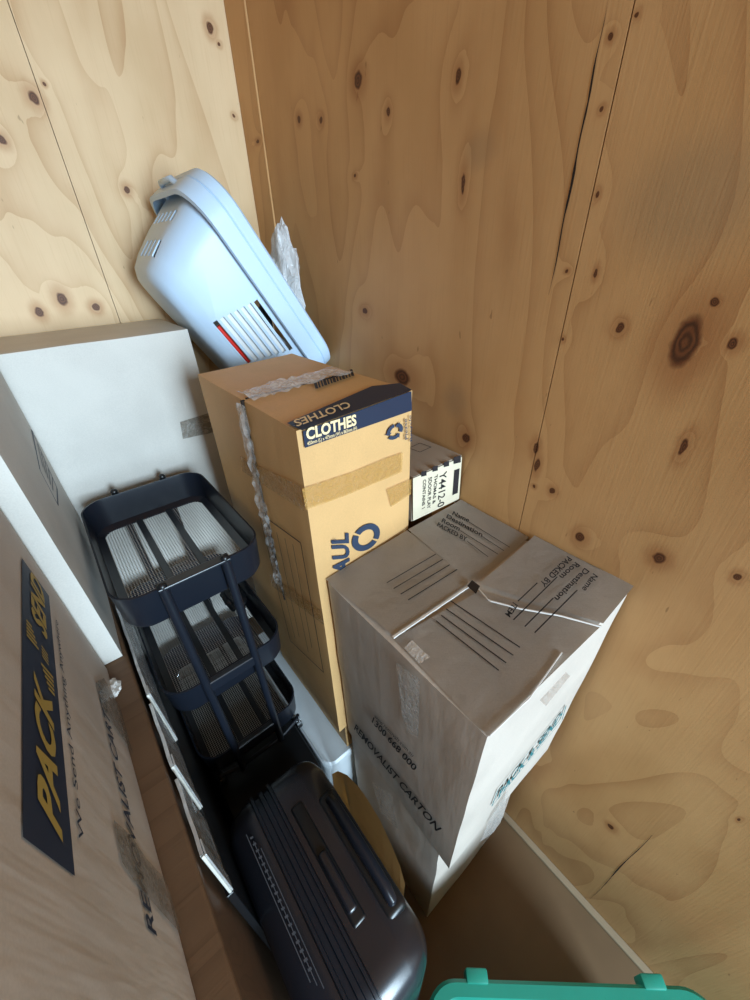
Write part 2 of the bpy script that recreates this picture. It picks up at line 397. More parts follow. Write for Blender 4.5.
torn(fA, [(393, 637), (430, 612), (470, 585)], TZ+.0125, .0030, 1)
torn(fC_, [(478, 588), (489, 600), (520, 608), (560, 615), (601, 626)], TZ+.0165, .0013, 2)
torn(fD, [(490, 735), (530, 697), (562, 652)], TZ+.0115, .0012, 4)
bm = bmesh.new(); poly(bm, [P(tC, p) for p in ((467, 586), (472, 580), (480, 586), (476, 594))]); fin('centre_gap', bm, m_dark, tbox, 'dark hole where the four flaps meet')
def tapes(parent, m, plane, polys, lab=None, e=.001):
    for q in polys:
        bm = bmesh.new(); poly(bm, [P(plane, p, e) for p in q]); fin('tape', bm, m, parent, lab)
tapes(fD, m_tape_clear, tD, [[(404, 648), (412, 640), (430, 657), (420, 664)], [(540, 700), (566, 672), (570, 676), (546, 706)]])
def gplane(a, b, c, away, e):
    n_ = (b-a).cross(c-a).normalized(); n_ = n_ if n_.dot(V(away)) > 0 else -n_
    return ('g', tuple(a+n_*e), tuple(n_))
sx = gplane(c8[0], c8[1], c8[3], (-1, 0, 0), .0030); sy = gplane(c8[0], c8[1], c8[5], (0, -1, 0), .0024)
for nm, w_, a, b, h, bo in (('carton_name_lettering', 'REMOVALIST CARTON', (354, 729), (436, 831), (356, 724), .02), ('phone_number_lettering', '1300 668 000', (371.6, 722), (414, 771), (373.5, 717), .02), ('small_lettering', 'www.removals.com.au', (374, 717), (412, 757), (375.5, 714), 0)):
    bm = bmesh.new(); text(bm, w_, sx, a, b, h, bo); fin(nm, bm, m_ink, tbox)
bm = bmesh.new()
bp = [(492, 806), (498, 790), (566, 706), (562, 720)]
for a, b in zip(bp, bp[1:]+bp[:1]): pline(bm, sy, a, b, .004)
text(bm, 'PACK & SEND', sy, (498, 799), (560, 720), (500, 791), .03)
fin('green_lettering', bm, m_teal_ink, tbox)
tapes(tbox, m_tape_clear, sy, [[(480, 842), (492, 815), (508, 790), (504, 815), (494, 832)]], 'grey crumpled tape', .002)
tapes(tbox, m_tape_clear, sx, [[(396, 662), (420, 680), (418, 738), (408, 732), (402, 715)]], 'shiny crumpled clear packing tape', .002)

low = carton('lower_carton', 'pale carton squashed under the flap topped carton, standing on the floor', 'box',
             (-.418, -.040, -1.292, -.95, .0, .594), m_pack, bulge=.006, wear=.003, seed=2)
tapes(low, m_tape_clear, ('x', -.4265, -1), [[(372, 782), (392, 795), (398, 830), (380, 812)]], None, .004)

# ------------------------------------------------------------------ tall kraft carton marked CLOTHES
CZ = 1.5344
cc = [up(296, 431, 'z', CZ), up(197, 374, 'z', CZ), up(413, 390, 'z', CZ), up(292, 353, 'z', CZ)]
c8 = [V((-.449, -.940, .628)), cc[0], V((-.449, -.487, .628)), cc[1], V((-.184, -.922, .628)), cc[2], V((-.184, -.475, .628)), cc[3]]
cl = carton('clothes_carton', 'tall kraft wardrobe carton printed CLOTHES on a navy band, taped round its middle', 'box', c8, m_kraft, bulge=.001, wear=.0012, seed=3, N=18)
FG = ('g', (-.447, -.9405, 1), tuple(V((.0194, -.271, 0)).normalized()))
def fC(px, e=.0012):      # the front of this carton is a hair out of square: x0 edge at -.867, x1 edge at -.845
    return P(FG, px, e)
def fpoly(bm, pxs, e=.0012): poly(bm, [fC(p, e) for p in pxs])
def ftext(bm, s, a, b, h, bold=0.0, e=.003): text3(bm, s, fC(a, e), fC(b, e), fC(h, e), bold)
bm = bmesh.new(); fpoly(bm, [(303, 431.5), (305, 448), (412, 410.5), (411.5, 391)]); 
zt = ('z', CZ+.0025, 1); ppoly(bm, zt, [(287, 423), (302, 430.5), (412, 390), (400, 383), (372, 386)], .0015)
fin('printed_band', bm, m_navy, cl, 'navy band folded over the top edge')
bm = bmesh.new(); ftext(bm, 'CLOTHES', (306.8, 440), (356.6, 424.5), (305.6, 429), .035)
ftext(bm, '450mm (L) x 475mm (W) x 865mm (H)', (307.5, 445.5), (357, 429.2), (307, 442), .01)
fin('band_lettering', bm, m_cream, cl, 'cream lettering on the navy band'); bm = bmesh.new()
text(bm, 'CLOTHES', zt, (347, 401.5), (293, 420.5), (352, 406.5), .02, .0035)
fin('band_lettering', bm, m_cream, cl, 'cream lettering on the navy band')
bm = bmesh.new()
A, B, H = fC((349.5, 573)), fC((348, 533)), fC((334, 575)); text3(bm, 'AUL', A, B, H, .035)
cx = fC((366.5, 537.5)); ex = fC((380, 533.5))-cx; ez = fC((367.5, 524))-cx
for s0, s1 in ((-25, 145), (155, 325)):
    n = 16; vi = []; vo = []
    for k in range(n+1):
        a = math.radians(s0+(s1-s0)*k/n+0); vi.append(cx+(ex*math.cos(a)+ez*math.sin(a))*.58); vo.append(cx+ex*math.cos(a)+ez*math.sin(a))
    for k in range(n): poly(bm, [vi[k], vo[k], vo[k+1], vi[k+1]])
fin('ring_logo', bm, m_blueprint, cl); bm = bmesh.new()
ftext(bm, '®', (336.5, 542), (336.2, 538.5), (333.5, 542.4))
fin('registered_mark', bm, m_blueprint, cl); bm = bmesh.new()
ftext(bm, 'Please', (408, 439), (406.8, 418.5), (405, 440), .01); ftext(bm, 'Recycle', (412, 441), (411, 415), (409.8, 441.6), .01)
fin('recycle_lettering', bm, m_blueprint, cl); bm = bmesh.new()
# recycling mark: three bent arrows round a triangle
rc = fC((395, 431.5)); rx = fC((402.5, 429))-rc; rz = fC((395.5, 424))-rc
for k in range(3):
    a0 = math.radians(90+120*k+8); a1 = math.radians(90+120*(k+1)-30); n = 4
    def q(a, r): return rc+(rx*math.cos(a)+rz*math.sin(a))*r
    for j in range(n):
        u0 = a0+(a1-a0)*j/n; u1 = a0+(a1-a0)*(j+1)/n; poly(bm, [q(u0, .6), q(u0, 1.08), q(u1, 1.08), q(u1, .6)])
    poly(bm, [q(a1, .4), q(a1, 1.3), q(a1+.45, .84)])
fin('recycling_mark', bm, m_blueprint, cl)
tapes(cl, m_tape_brown, FG, [[(302, 489), (306, 510), (345, 496), (402, 472), (403, 452.5), (384, 459), (350, 473)], [(386.5, 489.5), (391, 507), (411, 494), (411.5, 479)]], 'brown packing tape', .0018)
sd = ('x', -.4515, -1)
tapes(cl, m_tape_brown, ('x', -.4505, -1), [[(240, 456), (242, 471), (304, 511), (300, 486)], [(270, 574), (272, 586), (324, 625), (322, 611)]], 'brown packing tape')
bm = bmesh.new()
def g4(p): return (180+p[0]/4.17, 480+p[1]/4.17)
rc4 = [(328, 135), (503, 262), (598, 802), (460, 670)]
for a, b in zip(rc4, rc4[1:]+rc4[:1]): pline(bm, sd, g4(a), g4(b), .003)
for a, b in (((370, 195), (480, 662)), ((403, 218), (497, 655)), ((437, 243), (535, 718)), ((470, 268), (550, 700))): pline(bm, sd, g4(a), g4(b), .002)
fin('ruled_panel', bm, m_ink, cl)
# crumpled clear tape over the middle seam, and the seam itself as a dark line
bm = bmesh.new()
def strip(bm, pts, w, nrm, amp=.006, seed=0):
    pts = [V(p) for p in pts]; n = 40; rows = []
    L = [0]
    for a, b in zip(pts, pts[1:]): L.append(L[-1]+(b-a).length)
    for i in range(n+1):
        s = L[-1]*i/n; k = max(j for j in range(len(L)-1) if L[j] <= s+1e-9); t = (s-L[k])/(L[k+1]-L[k]); p = pts[k].lerp(pts[k+1], t)
        d = (pts[k+1]-pts[k]).normalized(); sd_ = d.cross(nrm[k]).normalized(); r = []
        for j in range(5):
            q = p+sd_*w*(j/4-.5)*(1+.3*noise.noise(V((s*20, seed, 0))))
            q = q+nrm[k]*(.003+amp*abs(noise.noise(q*55+V((seed, 0, 0)))))
            r.append(bm.verts.new(q))
        rows.append(r)
    for a, b in zip(rows, rows[1:]):
        for j in range(4): bm.faces.new((a[j], a[j+1], b[j+1], b[j]))
ym = -.735
strip(bm, [(-.44, ym, CZ), (-.20, ym+.02, CZ+.002)], .07, [V((0, 0, 1))]*2, .010, 2)
strip(bm, [(-.449, ym-.005, CZ-.005), (-.452, ym-.01, 1.05)], .045, [V((-1, 0, 0))]*2, .012, 5)
fin('crumpled_tape', bm, m_tape_clear, cl, 'crumpled clear tape over the lid seam')
bm = bmesh.new(); box(bm, -.44, -.20, ym-.0035, ym+.0005, CZ-.001, CZ+.0015); box(bm, -.4515, -.444, ym-.008, ym-.003, 1.0, CZ); fin('seam_gap', bm, m_dark, cl)
bm = bmesh.new()
for k in range(13):
    a = (315+k*3.0, 382-k*1.05); pline(bm, ('z', CZ+.003, 1), a, (a[0]+2, a[1]+6.5), .0035 if k % 3 else .006)
fin('stamped_code', bm, m_ink, cl)

carton('flat_kraft_carton', 'flat kraft carton under the tall CLOTHES carton, resting on the white tub', 'box', (-.42, -.20, -.92, -.50, .471, .625), m_kraft, bulge=0, wear=.0006, seed=31, N=6)
# ------------------------------------------------------------------ small printed carton against the wall
yb = carton('small_printed_carton', 'small cream labelled carton with black squares, wedged between the wardrobe carton and the wall', 'box',
            (-.172, -.006, -.921, -.60, 1.215, 1.339), cardboard('dusty cardboard', (.40, .33, .26)), bulge=.002, wear=.0015, seed=4, N=10)
Y = ('y', -.9235, -1)
bm = bmesh.new(); ppoly(bm, Y, [(413, 478.5), (413, 521), (459, 499), (462, 457)], .0006); fin('front_label', bm, m_label, yb, 'cream printed front')
bm = bmesh.new()
def c7(p): return (380+p[0]/4.167, 370+p[1]/4.167)
for (x, y, s) in ((183, 432, 11), (230, 411, 11), (277, 392, 11), (322, 374, 15)):
    ppoly(bm, Y, [c7((x-s, y-s*.7)), c7((x-s, y+s*1.2)), c7((x+s, y+s*.7)), c7((x+s, y-s*1.2))], .0016)
fin('black_squares', bm, m_ink, yb); bm = bmesh.new()
ppoly(bm, Y, [c7((310, 418)), c7((302, 522)), c7((324, 512)), c7((332, 410))], .0016)
for s, a, b, hh in (('Y4412-0', (250, 430), (240, 575), (279, 420)), ('THOMAS &', (228, 440), (219, 560), (241, 434)), ('5DOOR PLAY', (203, 450), (197, 580), (217, 444)), ('CONTAINS 1', (180, 460), (175, 580), (193, 454))):
    text(bm, s, Y, c7(a), c7(b), c7(hh), .01)
fin('printed_text', bm, m_ink, yb); bm = bmesh.new()
zt2 = ('z', 1.3405, 1)
for a, b in zip([(409, 448), (420, 452), (431, 447), (420, 443)], [(420, 452), (431, 447), (420, 443), (409, 448)]): pline(bm, zt2, a, b, .002)
fin('printed_marks', bm, m_ink, yb)
hid = carton('plain_support_carton', 'plain kraft carton standing behind the flap topped carton, under the small printed carton', 'box', (-.095, -.006, -.915, -.50, .0, 1.212), m_kraft, seed=9, wear=.001, bulge=0)

# ------------------------------------------------------------------ big white carton at the back
wb = carton('white_carton', 'large plain white carton with beige top against the back plywood wall', 'box', (-1.02, -.383, -.275, -.008, .50, 1.598), m_whitebox, bulge=.001, wear=.0015, seed=5, N=14)
bm = bmesh.new(); ppoly(bm, ('y', -.2765, -1), [(180, 422), (183, 439), (215, 432), (212, 412)], .001); fin('tape', bm, m_tape_grey, wb, 'grey brown tape strip')
b2_ = carton('lower_back_carton', 'pale carton on the floor under the tall white carton', 'box', (-1.02, -.45, -.272, -.01, 0, .499), m_whitebox, seed=6, wear=.001)
# ------------------------------------------------------------------ carton on the cabinet, between the lettered carton and the white one
CT = 1.08
nb = carton('side_printed_carton', 'pale carton with faded blue side print, on the cabinet behind the bannered carton', 'box',
            [V((-1.22, -.735, CT)), V((-1.22, -.735, 1.70)), V((-1.22, -.285, CT)), V((-1.22, -.285, 1.70)), V((-.803, -.735, CT)), V((-.803, -.735, 1.7)), V((-.788, -.285, CT)), V((-.788, -.285, 1.7))], m_whitebox, bulge=.002, wear=.001, seed=7)
S2 = ('g', (-.803, -.735, 1), tuple(V((.45, -.015, 0)).normalized()))
bm = bmesh.new(); q4 = [(32, 430), (57, 488), (58, 505), (40, 470)]
for a, b in zip(q4, q4[1:]+q4[:1]): pline(bm, S2, a, b, .006, .002)
for k in range(5):
    t = .15+k*.17; pline(bm, S2, (34+22*t, 436+50*t), (41+16*t*.9, 462+34*t), .003, .0025)
fin('printed_panel', bm, m_blueprint, nb, 'slate blue printed panel')
# ------------------------------------------------------------------ PACK & SEND carton
pk = carton('lettered_carton', 'large pale carton on the cabinet with navy and ochre PACK and SEND banner', 'box',
            (-1.28, -.834, -1.42, -.748, CT+.001, 1.72), m_pack, bulge=.0006, wear=.0006, seed=8, N=16)
S = ('x', -.834, 1)
bm = bmesh.new(); n = 12
ppoly(bm, S, [(22, 558), (49, 596), (75, 876), (23, 837)], .0016); fin('banner', bm, m_navy, pk, 'navy printed banner')
bm = bmesh.new()
# banner frame: origin near-bottom corner, runs to the far end
nb0, nb1, nt0, nt1 = P(S, (75, 876), .0024), P(S, (49, 596), .0024), P(S, (23, 837), .0024), P(S, (22, 558), .0024)
def bn(u, v): return (nb0.lerp(nb1, u)).lerp(nt0.lerp(nt1, u), v)
text3(bm, 'PACK', bn(.05, .24), bn(.425, .24), bn(.095, .70), .035); text3(bm, 'SEND', bn(.68, .24), bn(.98, .24), bn(.715, .70), .035)
# emblem: two striped wedges back to back with a small burst between
for k in range(5):
    u = .455+k*.017; poly(bm, [bn(u, .12), bn(u+.010, .12), bn(u+.010, .30+k*.045), bn(u, .30+k*.045)])
    u = .575+k*.017; poly(bm, [bn(u, .88), bn(u+.010, .88), bn(u+.010, .54+k*.045), bn(u, .54+k*.045)])
for k in range(4): poly(bm, [bn(.560+k*.014, .24), bn(.567+k*.014, .24), bn(.576+k*.014, .44), bn(.569+k*.014, .44)])
fin('banner_lettering', bm, m_yellow, pk, 'ochre lettering and striped emblem')
bm = bmesh.new()
text(bm, 'We Send Anything Anywhere', S, (84.5, 842), (58, 622), (79, 838), .0, .0018)
fin('slogan_lettering', bm, m_navy, pk); bm = bmesh.new()
text(bm, 'REMOVALIST CARTON', S, (157, 936), (103.5, 692), (148, 928), .015, .0018)
fin('side_lettering', bm, m_navy, pk)
tapes(pk, m_tape_grey, S, [[(96, 682), (104, 678), (125, 715), (142, 765), (132, 752), (112, 722), (103, 708)], [(114, 820), (132, 836), (146, 858), (166, 880), (182, 935), (155, 905), (134, 880), (122, 862)]], 'peeling translucent tape', .0026)
# ------------------------------------------------------------------ wooden cabinet under them
cb = empty('wooden_cabinet', (-1.05, -.87, 0), 'brown wood grain cabinet under the lettered carton, edge showing beside it', 'cabinet')
bm = bmesh.new(); bevbox(bm, -1.32, -.803, -1.44, -.285, 0, CT-.025, .003); fin('carcass', bm, m_cab, cb)
bm = bmesh.new(); bevbox(bm, -1.33, -.797, -1.45, -.283, CT-.024, CT, .004); fin('cabinet_top', bm, m_cab, cb)
for k in range(3):
    bm = bmesh.new(); z0 = .05+k*.335; bevbox(bm, -1.30, -.81, -1.452, -1.4405, z0, z0+.32, .003); fin('drawer_front', bm, m_cab, cb)
# crumpled white scrap on the cabinet edge
def crumple(name, c, sx, sy, sz, m, parent=None, label=None, cat=None, seed=0, amp=.35):
    bm = bmesh.new(); bmesh.ops.create_icosphere(bm, subdivisions=4, radius=1)
    for v in bm.verts:
        d = v.co.normalized(); r = 1+amp*noise.noise(d*2.3+V((seed, 0, 0)))+amp*.5*abs(noise.noise(d*6+V((0, seed, 0))))
        v.co = V((d.x*sx*r, d.y*sy*r, d.z*sz*r))+V(c)
    o = fin(name, bm, m, parent, None, origin=c if parent is None else None)
    if label: tag(o, label, cat)
    auto_smooth(o, 25); return o
c = up(112, 689, 'z', CT+.006); 
crumple('crumpled_tape_scrap', c, .012, .02, .006, m_paper, None, 'crumpled white tape scrap on the cabinet edge below the cartons', 'scrap', 3, .6)

# ------------------------------------------------------------------ three wrapped panels standing in the gap beside the cabinet
m_foil = plain('clear wrap', (.62, .66, .70), .16, .7, .35, var=.3, scale=55, bump=1.0)
m_edge = plain('white panel edge', (.75, .74, .68), .3, .6)
def panel(x0, x1, y0, y1, z0, z1, lab, m, tilt=0.0, seed=0):
    r = empty('wrapped_panel', ((x0+x1)/2, (y0+y1)/2, z0), lab, 'panel', 'wrapped panels beside the cabinet')
    bm = bmesh.new(); b2 = bmesh.new(); box(b2, x0, x1, y0, y1, z0, z1); bmesh.ops.subdivide_edges(b2, edges=b2.edges[:], cuts=18, use_grid_fill=True)
    for v in b2.verts: 
        v.co += V((noise.noise(v.co*25+V((seed, 0, 0)))*.0015+tilt*(v.co.z-z0), 0, noise.noise(v.co*12)*.003))
    merge(bm, b2); o = fin('panel_board', bm, m, r)
    bm = bmesh.new(); bevbox(bm, x0, x1, y0-.004, y0-.0005, z0, z1, .001, 1); fin('edge_strip', bm, m_edge, r, 'pale edge strip')
    bm = bmesh.new(); bevbox(bm, x1+.0002, x1+.0026, y0-.003, y0+.02, z0, z1, .0008, 1); fin('corner_strip', bm, m_foil, r)
bd = empty('black_board', (-.79, -.8, 0), 'black board on edge in the gap beside the cabinet, under the wrapped panels', 'board')
bm = bmesh.new(); bevbox(bm, -.796, -.7845, -1.155, -.42, 0, .90, .001, 1); fin('board', bm, m_blackplastic, bd)
panel(-.7895, -.7850, -.85, -.45, .901, 1.075, 'thin pale edged panel against the cabinet beside the black cart', m_foil, 0, 1)
panel(-.7905, -.7855, -1.005, -.87, .901, 1.07, 'silvery bubble wrapped panel in the gap between cabinet and suitcase', m_foil, 0, 2)
panel(-.7910, -.7865, -1.15, -1.03, .901, 1.07, 'narrow wrapped panel with ribbed pale edge, nearest one beside the cabinet', m_foil, 0, 3)

# ------------------------------------------------------------------ three-tier black utility cart
cart = empty('utility_cart', (-.617, -.56, .47), 'black three tier metal rolling cart with mesh bottomed trays', 'cart')
X0, X1, Y0, Y1 = -.776, -.482, -.782, -.342
def rr(x0, x1, y0, y1, r, z, seg=7):
    pts = []
    for cx, cy, a0 in ((x1-r, y1-r, 0), (x0+r, y1-r, 90), (x0+r, y0+r, 180), (x1-r, y0+r, 270)):
        for k in range(seg+1):
            a = math.radians(a0+90*k/seg); pts.append(V((cx+r*math.cos(a), cy+r*math.sin(a), z)))
    return pts
def loft(bm, loops, closed=True, mi=0):
    R = [[bm.verts.new(p) for p in l] for l in loops]; n = len(R[0])
    for a, b in zip(R, R[1:]):
        for k in range(n): f = bm.faces.new((a[k], a[(k+1) % n], b[(k+1) % n], b[k])); f.material_index = mi
    return R
m_mesh, nn, bb = basemat('perforated steel', .4, .4, .2)
bb.inputs['Base Color'].default_value = (.5, .5, .48, 1)
tcn = nn.new('ShaderNodeTexCoord').outputs['Object']
vo = nn.new('ShaderNodeTexVoronoi', i_Vector=nn.vmath('MULTIPLY', tcn, (1, 1, 0)), i_Scale=165., i_Randomness=0.0).outputs['Distance']
nn.t.links.new(nn.math('GREATER_THAN', vo, .46), bb.inputs['Alpha'])
def tray(zr, depth, lab=None):
    bm = bmesh.new(); i = .004; t = .0016; zb = zr-depth
    loops = [rr(X0+i+.006, X1-i-.006, Y0+i+.006, Y1-i-.006, .045, zb), rr(X0+i, X1-i, Y0+i, Y1-i, .05, zb+.012), rr(X0, X1, Y0, Y1, .055, zr-.004), rr(X0-.001, X1+.001, Y0-.001, Y1+.001, .056, zr),
             rr(X0+.003, X1-.003, Y0+.003, Y1-.003, .053, zr+.001), rr(X0+.004, X1-.004, Y0+.004, Y1-.004, .051, zr-.006), rr(X0+i+t, X1-i-t, Y0+i+t, Y1-i-t, .048, zb+.012), rr(X0+i+.018, X1-i-.018, Y0+i+.018, Y1-i-.018, .03, zb+.003), rr(X0+i+.018, X1-i-.018, Y0+i+.018, Y1-i-.018, .03, zb+.000)]
    R = loft(bm, loops)
    for k in range(len(R[0])): bm.faces.new((R[-1][k], R[-1][(k+1) % len(R[0])], R[0][(k+1) % len(R[0])], R[0][k]))
    wx = (X1-X0-.068)/3
    for k in (1, 2):
        xx = X0+.034+wx*k; bevbox(bm, xx-.008, xx+.008, Y0+.018, Y1-.018, zb-.001, zb+.005, .001, 1)
    o = fin('tray', bm, m_black, cart, lab); auto_smooth(o, 40)
    bm = bmesh.new(); poly(bm, rr(X0+.019, X1-.019, Y0+.019, Y1-.019, .03, zb+.0015))
    f = fin('mesh_floor', bm, m_mesh, o, 'perforated metal tray floor')
for z in (1.24, .935, .63): tray(z, .088)
for x in (-.692, -.572):
    for y in (Y0-.011, Y1+.011):
        bm = bmesh.new(); zt_ = 1.247 if y < -.5 else 1.238; tube(bm, [(x, y, .525), (x, y, .9), (x, y, zt_)], .0095, 14)
        o = fin('post', bm, m_black, cart); auto_smooth(o, 40)
for y, s in ((Y0-.011, -1), (Y1+.011, 1)):
    bm = bmesh.new()
    if s < 0:
        bevbox(bm, -.702, -.562, y-.008, y+.016, 1.243, 1.250, .002, 2); fin('handle_plate', bm, m_black, cart)
    else: bm.free()
    for zz in (.935, .63):
        bm = bmesh.new(); bevbox(bm, -.700, -.564, y-.006, y+.010, zz-.028, zz+.002, .002, 1); fin('bracket', bm, m_black, cart)
    for x in (-.692, -.572):
        bm = bmesh.new(); bmesh.ops.create_uvsphere(bm, u_segments=12, v_segments=8, radius=.0085); bmesh.ops.translate(bm, verts=bm.verts, vec=(x, y, 1.250 if s < 0 else 1.243)); fin('post_cap', bm, m_blackplastic, cart, smooth=True)
for x in (X0+.025, X1-.02):
    for y in (Y0+.005, Y1-.02):
        bm = bmesh.new(); tube(bm, [(x, y, .55), (x, y, .522)], .006, 10); tube(bm, [(x, y, .524), (x, y+.012, .515), (x, y+.016, .497)], .007, 8)
        o = fin('caster', bm, m_chrome, cart, 'chrome caster fork'); auto_smooth(o)
        bm = bmesh.new(); tube(bm, [(x-.009, y+.014, .490), (x-.007, y+.014, .490), (x+.007, y+.014, .490), (x+.009, y+.014, .490)], [.016, .019, .019, .016], 20); w_ = fin('wheel', bm, m_blackplastic, o, 'black plastic wheel'); auto_smooth(w_)
bm = bmesh.new(); y = Y0-.004
tube(bm, [(X0+.02, y+.01, .535), (-.70, y-.004, .532), (-.56, y-.004, .532), (X1-.02, y+.01, .535)], .006, 10); o = fin('bottom_rail', bm, m_black, cart); auto_smooth(o)
# black bag slumped in the middle tray
crumple('black_pouch', (-.525, -.52, .890), .030, .06, .020, m_blackplastic, None, 'small black fabric pouch lying in the middle tray of the cart', 'pouch', 7, .3)
# ------------------------------------------------------------------ what carries the cart and the wardrobe carton
sb = empty('dark_storage_box', (-.63, -.56, 0), 'black lidded storage box under the rolling cart', 'storage box')
bm = bmesh.new(); R = loft(bm, [rr(-.755, -.525, -.91, -.36, .03, 0), rr(-.768, -.512, -.925, -.345, .035, .43)]); bm.faces.new(R[0][::-1]); bm.faces.new(R[-1]); o = fin('bin', bm, m_blackplastic, sb); auto_smooth(o)
bm = bmesh.new(); R = loft(bm, [rr(-.771, -.506, -.93, -.340, .038, .431), rr(-.771, -.506, -.93, -.340, .038, .459), rr(-.764, -.513, -.922, -.347, .034, .466)]); bm.faces.new(R[0][::-1]); bm.faces.new(R[-1]); o = fin('lid', bm, m_blackplastic, sb); auto_smooth(o)
wt = empty('white_plastic_tub', (-.3, -.62, 0), 'white plastic tub whose corner shows between the suitcase and the wardrobe carton', 'tub')
bm = bmesh.new(); R = loft(bm, [rr(-.485, -.11, -.90, -.36, .03, 0), rr(-.497, -.105, -.925, -.345, .035, .44)]); bm.faces.new(R[0][::-1]); bm.faces.new(R[-1]); o = fin('bin', bm, m_whiteplastic, wt); auto_smooth(o)
bm = bmesh.new(); R = loft(bm, [rr(-.503, -.10, -.932, -.340, .038, .441), rr(-.503, -.10, -.932, -.340, .038, .461), rr(-.497, -.106, -.926, -.346, .034, .468)]); bm.faces.new(R[0][::-1]); bm.faces.new(R[-1]); o = fin('lid', bm, m_whiteplastic, wt); auto_smooth(o)

# ------------------------------------------------------------------ suitcase
SX0, SX1, SY0, SY1, SZ = -.782, -.545, -1.405, -.960, .745
cs = empty('suitcase', (-.655, -1.19, 0), 'dark charcoal hard shell suitcase standing upright beside the cabinet', 'suitcase')
def rbox(bm, x0, x1, y0, y1, z0, z1, r, seg=6):
    b2 = bmesh.new(); box(b2, x0, x1, y0, y1, z0, z1); bmesh.ops.bevel(b2, geom=b2.edges[:]+b2.verts[:], offset=r, segments=seg, profile=.5, affect='EDGES'); return merge(bm, b2)
for nm, xa, xb in (('shell_half', SX0, -.714), ('shell_half', -.662, SX1)):
    bm = bmesh.new(); b2 = bmesh.new(); rbox(b2, SX0, SX1, SY0, SY1, .035, SZ, .060, 8)
    bmesh.ops.subdivide_edges(b2, edges=[e for e in b2.edges if e.calc_length() > .1], cuts=1, use_grid_fill=True)
    for co, no in (((xa, 0, 0), (-1, 0, 0)), ((xb, 0, 0), (1, 0, 0))):
        r = bmesh.ops.bisect_plane(b2, geom=b2.verts[:]+b2.edges[:]+b2.faces[:], plane_co=co, plane_no=no, clear_outer=True)
        es = [x for x in r['geom_cut'] if isinstance(x, bmesh.types.BMEdge)]
        if es: bmesh.ops.holes_fill(b2, edges=es)
    merge(bm, b2); o = fin(nm, bm, m_case, cs); auto_smooth(o, 40)
bm = bmesh.new(); rbox(bm, SX0+.012, SX1-.012, SY0+.006, SY1-.006, .041, SZ-.006, .052, 8); o = fin('zip_band', bm, m_case_band, cs); auto_smooth(o, 40)
def rib(bm, x, w, h=.004):   # a raised rib running over the top and down both ends
    pts = [(SY0, .15), (SY0, SZ-.06)]+[(SY0+.06-.06*math.cos(a), SZ-.06+.06*math.sin(a)) for a in [math.radians(15*k) for k in range(1, 7)]]
    pts += [(SY1-.06+.06*math.sin(a), SZ-.06+.06*math.cos(a)) for a in [math.radians(15*k) for k in range(0, 7)]]+[(SY1, .15)]
    c = V((0, (SY0+SY1)/2, SZ-.2)); L = []
    for i, (y, z) in enumerate(pts):
        if z > SZ-.0605: n = V((0, y-max(min(y, SY1-.06), SY0+.06), z-(SZ-.06))).normalized()
        else: n = V((0, -1 if y < c.y else 1, 0))
        p = V((0, y, z)); L.append([V((x-w, 0, 0))+p-n*.003, V((x-w*.7, 0, 0))+p+n*h, V((x+w*.7, 0, 0))+p+n*h, V((x+w, 0, 0))+p-n*.003])
    vs = [[bm.verts.new(q) for q in l] for l in L]
    for a, b in zip(vs, vs[1:]):
        for k in range(3): bm.faces.new((a[k], a[k+1], b[k+1], b[k]))
bm = bmesh.new(); rib(bm, -.7085, .004); rib(bm, -.6675, .004); rib(bm, -.688, .006, .001); o = fin('zip_piping', bm, m_case_band, cs); auto_smooth(o, 50)
# retracted pull handle in its groove
bm = bmesh.new(); rbox(bm, -.652, -.622, -1.29, -1.055, SZ-.012, SZ+.003, .006, 3); o = fin('handle_recess', bm, m_blackplastic, cs); auto_smooth(o, 40)
bm = bmesh.new(); rbox(bm, -.648, -.628, -1.27, -1.16, SZ-.002, SZ+.010, .0055, 3); o = fin('pull_handle', bm, m_case, cs, 'retracted pull handle grip'); auto_smooth(o, 40)
# carry handle
bm = bmesh.new(); rbox(bm, -.600, -.552, -1.325, -1.075, SZ-.028, SZ+.0015, .012, 4); o = fin('handle_cup', bm, m_blackplastic, cs, 'black moulded cup under the carry handle'); auto_smooth(o, 40)
bm = bmesh.new(); hp = [(-.575, -1.095, SZ-.012), (-.574, -1.098, SZ+.006), (-.573, -1.115, SZ+.013), (-.573, -1.2, SZ+.016), (-.573, -1.285, SZ+.013), (-.574, -1.302, SZ+.006), (-.575, -1.305, SZ-.012)]
tube(bm, hp, [.009, .010, .011, .0125, .011, .010, .009], 12); o = fin('carry_handle', bm, m_black, cs); auto_smooth(o, 50)
bm = bmesh.new()
for k in range(3): poly(bm, [V((-.744+.007*k, -1.035-.02*k, SZ+.0015)), V((-.744+.007*k, -1.29-.01*k, SZ+.0015)), V((-.7425+.007*k, -1.29-.01*k, SZ+.0015)), V((-.7425+.007*k, -1.035-.02*k, SZ+.0015))])
for k in range(18):
    y = -1.045-k*.0135; poly(bm, [V((-.7395, y, SZ+.0016)), V((-.7395, y-.004, SZ+.0016)), V((-.7335, y-.005, SZ+.0016)), V((-.7335, y-.001, SZ+.0016))])
fin('silver_lines', bm, m_case_mark, cs, 'faint silver line lettering')
for x in (-.735, -.575):
    for y in (SY0+.07, SY1-.07):
        bm = bmesh.new(); tube(bm, [(x-.012, y, .021), (x-.010, y, .021), (x+.010, y, .021), (x+.012, y, .021)], [.017, .021, .021, .017], 20); bevbox(bm, x-.016, x+.016, y-.012, y+.012, .022, .045, .004); o = fin('wheel', bm, m_blackplastic, cs); auto_smooth(o)

